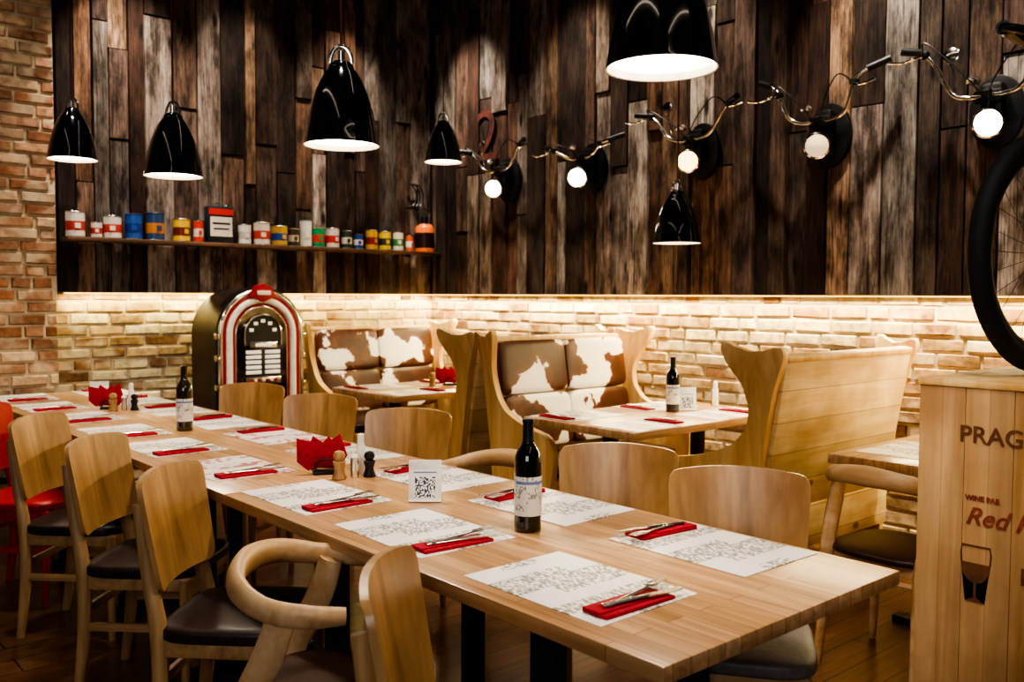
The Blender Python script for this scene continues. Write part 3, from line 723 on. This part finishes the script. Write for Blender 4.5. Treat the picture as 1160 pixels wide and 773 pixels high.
def bike():
    b=B(); r=.335
    def wheel(x):
        T=TR((x,0,r+.002))
        c=[(math.cos(a)*(r-.028),0,math.sin(a)*(r-.028)) for a in [2*math.pi*k/64 for k in range(64)]]
        b.tube(c,.029,M['rubber'],12,T,up=(0,1,0),closed=True)
        c=[(math.cos(a)*(r-.060),0,math.sin(a)*(r-.060)) for a in [2*math.pi*k/64 for k in range(64)]]
        b.tube(c,.013,M['blackm'],8,T,up=(0,1,0),closed=True)
        b.tube([(0,-.045,0),(0,.045,0)],.018,M['chrome'],12,T)
        for k in range(28):
            a=2*math.pi*k/28; sgn=.03 if k%2 else -.03; a2=a+(.45 if (k//2)%2 else -.45)
            b.tube([(math.cos(a2)*.02,sgn,math.sin(a2)*.02),(math.cos(a)*(r-.05),0,math.sin(a)*(r-.05))],.0009,M['blackm'],4,T)
    wheel(0); wheel(1.02)
    Z=r+.002; bb=(.60,0,Z-.06); st=(.75,0,Z+.40)
    for s in (-.05,.05):
        b.tube(cr([(0,s,Z),(.04,s,Z+.12),(.14,s*.6,Z+.33)],5),.012,M['black'],8)
        b.tube([(1.02,s,Z),bb],.009,M['black'],8); b.tube([(1.02,s,Z),(.72,s*.4,Z+.30)],.008,M['black'],8)
    b.tube([(.13,0,Z+.33),(.20,0,Z+.52)],.018,M['black'],10)
    b.tube([(.17,0,Z+.40),bb],.017,M['black'],10); b.tube([(.19,0,Z+.48),(.73,0,Z+.34)],.015,M['black'],10); b.tube([bb,st],.016,M['black'],10)
    b.tube([(.20,0,Z+.52),(.22,0,Z+.62)],.012,M['chrome'],8)
    for s in (-1,1):
        P=cr([(.22,0,Z+.62),(.18,s*.1,Z+.64),(.14,s*.2,Z+.68),(.20,s*.28,Z+.71),(.34,s*.3,Z+.70)],5)
        b.tube(P,.014,M['blackm'],8); b.tube(P[-7:],.022,M['blackm'],10)
        b.tube([P[-9],P[-9]+Vector((.12,s*.01,-.03))],.007,M['blackm'],6)
    b.pad((.80,0,Z+.47),(.27,.15,.06),M['leather'],p=3)
    b.tube([st,(.79,0,Z+.45)],.013,M['chrome'],8)
    b.lathe([(.02,-.004),(.09,-.004),(.09,.004),(.02,.004)],M['steel'],30,TR((.60,.06,Z-.06),rx=R(90)))
    b.tube([(.60,.08,Z-.06),(.70,.085,Z-.19)],.009,M['steel'],8); b.tube([(.60,-.08,Z-.06),(.50,-.085,Z+.07)],.009,M['steel'],8)
    b.box((.71,.125,Z-.2),(.09,.07,.02),M['blackm'],.004); b.box((.49,-.125,Z+.08),(.09,.07,.02),M['blackm'],.004)
    b.tube([(1.02,.06,Z),(.95,.16,.006)],.008,M['blackm'],8)
    return b.obj('bicycle',(2.78,.93,CZ+.018),R(-12))
bike()
c=bpy.data.curves.new('painted_number','FONT'); c.body='2'; c.size=.58; c.extrude=.001; c.materials.append(M['rust'])
o=bpy.data.objects.new('painted_number',c); o.rotation_euler=(R(90),0,R(-90)); o.location=(XW-.0775,5.80,2.46); scene.collection.objects.link(o)
# ---------------------------------------------------------------- lights
def area(name,loc,size,sy,en,col,target=None,rot=None):
    l=bpy.data.lights.new(name,'AREA'); l.shape='RECTANGLE'; l.size=size; l.size_y=sy; l.energy=en; l.color=col
    o=bpy.data.objects.new(name,l); o.location=loc
    if target is not None: o.rotation_euler=(Vector(target)-Vector(loc)).to_track_quat('-Z','Y').to_euler()
    else: o.rotation_euler=rot
    scene.collection.objects.link(o); return o
def spot(name,loc,tgt,en,ang,col=(1,.88,.74),bl=.8,rad=.05):
    l=bpy.data.lights.new(name,'SPOT'); l.energy=en; l.spot_size=R(ang); l.spot_blend=bl; l.color=col; l.shadow_soft_size=rad
    o=bpy.data.objects.new(name,l); o.location=loc; o.rotation_euler=(Vector(tgt)-Vector(loc)).to_track_quat('-Z','Y').to_euler(); scene.collection.objects.link(o)
for nm,c,s,rz in (('led_strip',((XP+XW)/2,YW-.045,ZB-.004),(XW-XP-.1,.012,.006),0),('led_strip',(XW-.045,(Y0+YW)/2,ZB-.004),(YW-Y0-.1,.012,.006),90)):
    b=B()
    b.box((0,0,0),s,emis('led_tape','FFD070',3)); b.obj(nm,c,R(rz))
for (x,y,l,rz) in ((-.6,2.2,4.5,90),(2.7,2.6,3.6,90),(1.2,-1.4,3.0,0)):
    b=B(); b.box((0,0,.03),(l,.10,.06),M['blackm'],.005); b.box((0,0,-.002),(l-.04,.07,.01),M['hstrip'],.002); b.obj('added_highlight_strip',(x,y,ZC-.06),R(rz))  # unseen glowing strips added to put highlights on the black pendant shades
area('led_light',((XP+XW)/2,YW-.085,ZB-.012),XW-XP-.1,.04,18,(1,.84,.36),rot=(R(14),0,0))
area('led_light',(XW-.085,3.2,ZB-.012),.04,6.4,105,(1,.82,.44),rot=(0,R(14),0))
for x,e in ((2.1,380),(2.95,190),(3.8,250)): spot('wall_spot',(x,YW-.75,4.2),(x+.05,YW-.1,2.4),e,48)
for y,e in ((5.8,380),(4.6,200),(3.5,210),(2.3,400),(1.3,210)): spot('wall_spot',(XW-.8,y,4.2),(XW-.1,y+.05,2.4),e,48)
spot('wall_spot',(.6,YW-1.0,4.2),(.9,YW-.1,2.0),80,70)
for y in (.6,2.4,4.4): spot('ceiling_spot',(1.4,y,4.2),(1.65,y+.5,.75),120,54,(1,.93,.84))
spot('ceiling_spot',(3.1,1.1,4.2),(3.8,2.1,.9),200,38,(1,.88,.66)); spot('ceiling_spot',(3.2,3.4,4.2),(3.5,3.8,.9),150,44,(1,.9,.74))
spot('ceiling_spot',(3.0,4.0,4.0),(2.9,5.9,1.1),150,30,(1,.93,.84))  # unseen spot added to brighten the jukebox
spot('ceiling_spot',(1.2,.2,4.2),(2.45,.7,.9),80,40,(1,.9,.76))
area('window_fill',(-2.6,-1.6,2.6),2.4,2.2,62,(.98,.98,1),target=(2.4,3.5,1.4))  # added soft fill from behind the camera, standing in for unseen windows
w=bpy.data.worlds.new('world'); scene.world=w; w.use_nodes=True
w.node_tree.nodes['Background'].inputs[0].default_value=(1,.95,.90,1); w.node_tree.nodes['Background'].inputs[1].default_value=.05
# ---------------------------------------------------------------- camera
cam=bpy.data.cameras.new('camera'); co=bpy.data.objects.new('camera',cam); scene.collection.objects.link(co)
cam.lens=36*1035/1160; cam.sensor_width=36
p=math.atan(51/1035)
d=Vector((.6587*math.cos(p),.7524*math.cos(p),-math.sin(p)))
q=d.to_track_quat('-Z','Y').to_matrix().to_4x4()@Matrix.Rotation(R(.25),4,'Z')
co.matrix_world=Matrix.Translation((0,0,H))@q
cam.dof.use_dof=True; cam.dof.focus_distance=2.8; cam.dof.aperture_fstop=4.0; cam.clip_start=.05
scene.camera=co
scene.view_settings.view_transform='AgX'; scene.view_settings.look='AgX - High Contrast'; scene.view_settings.exposure=0.12
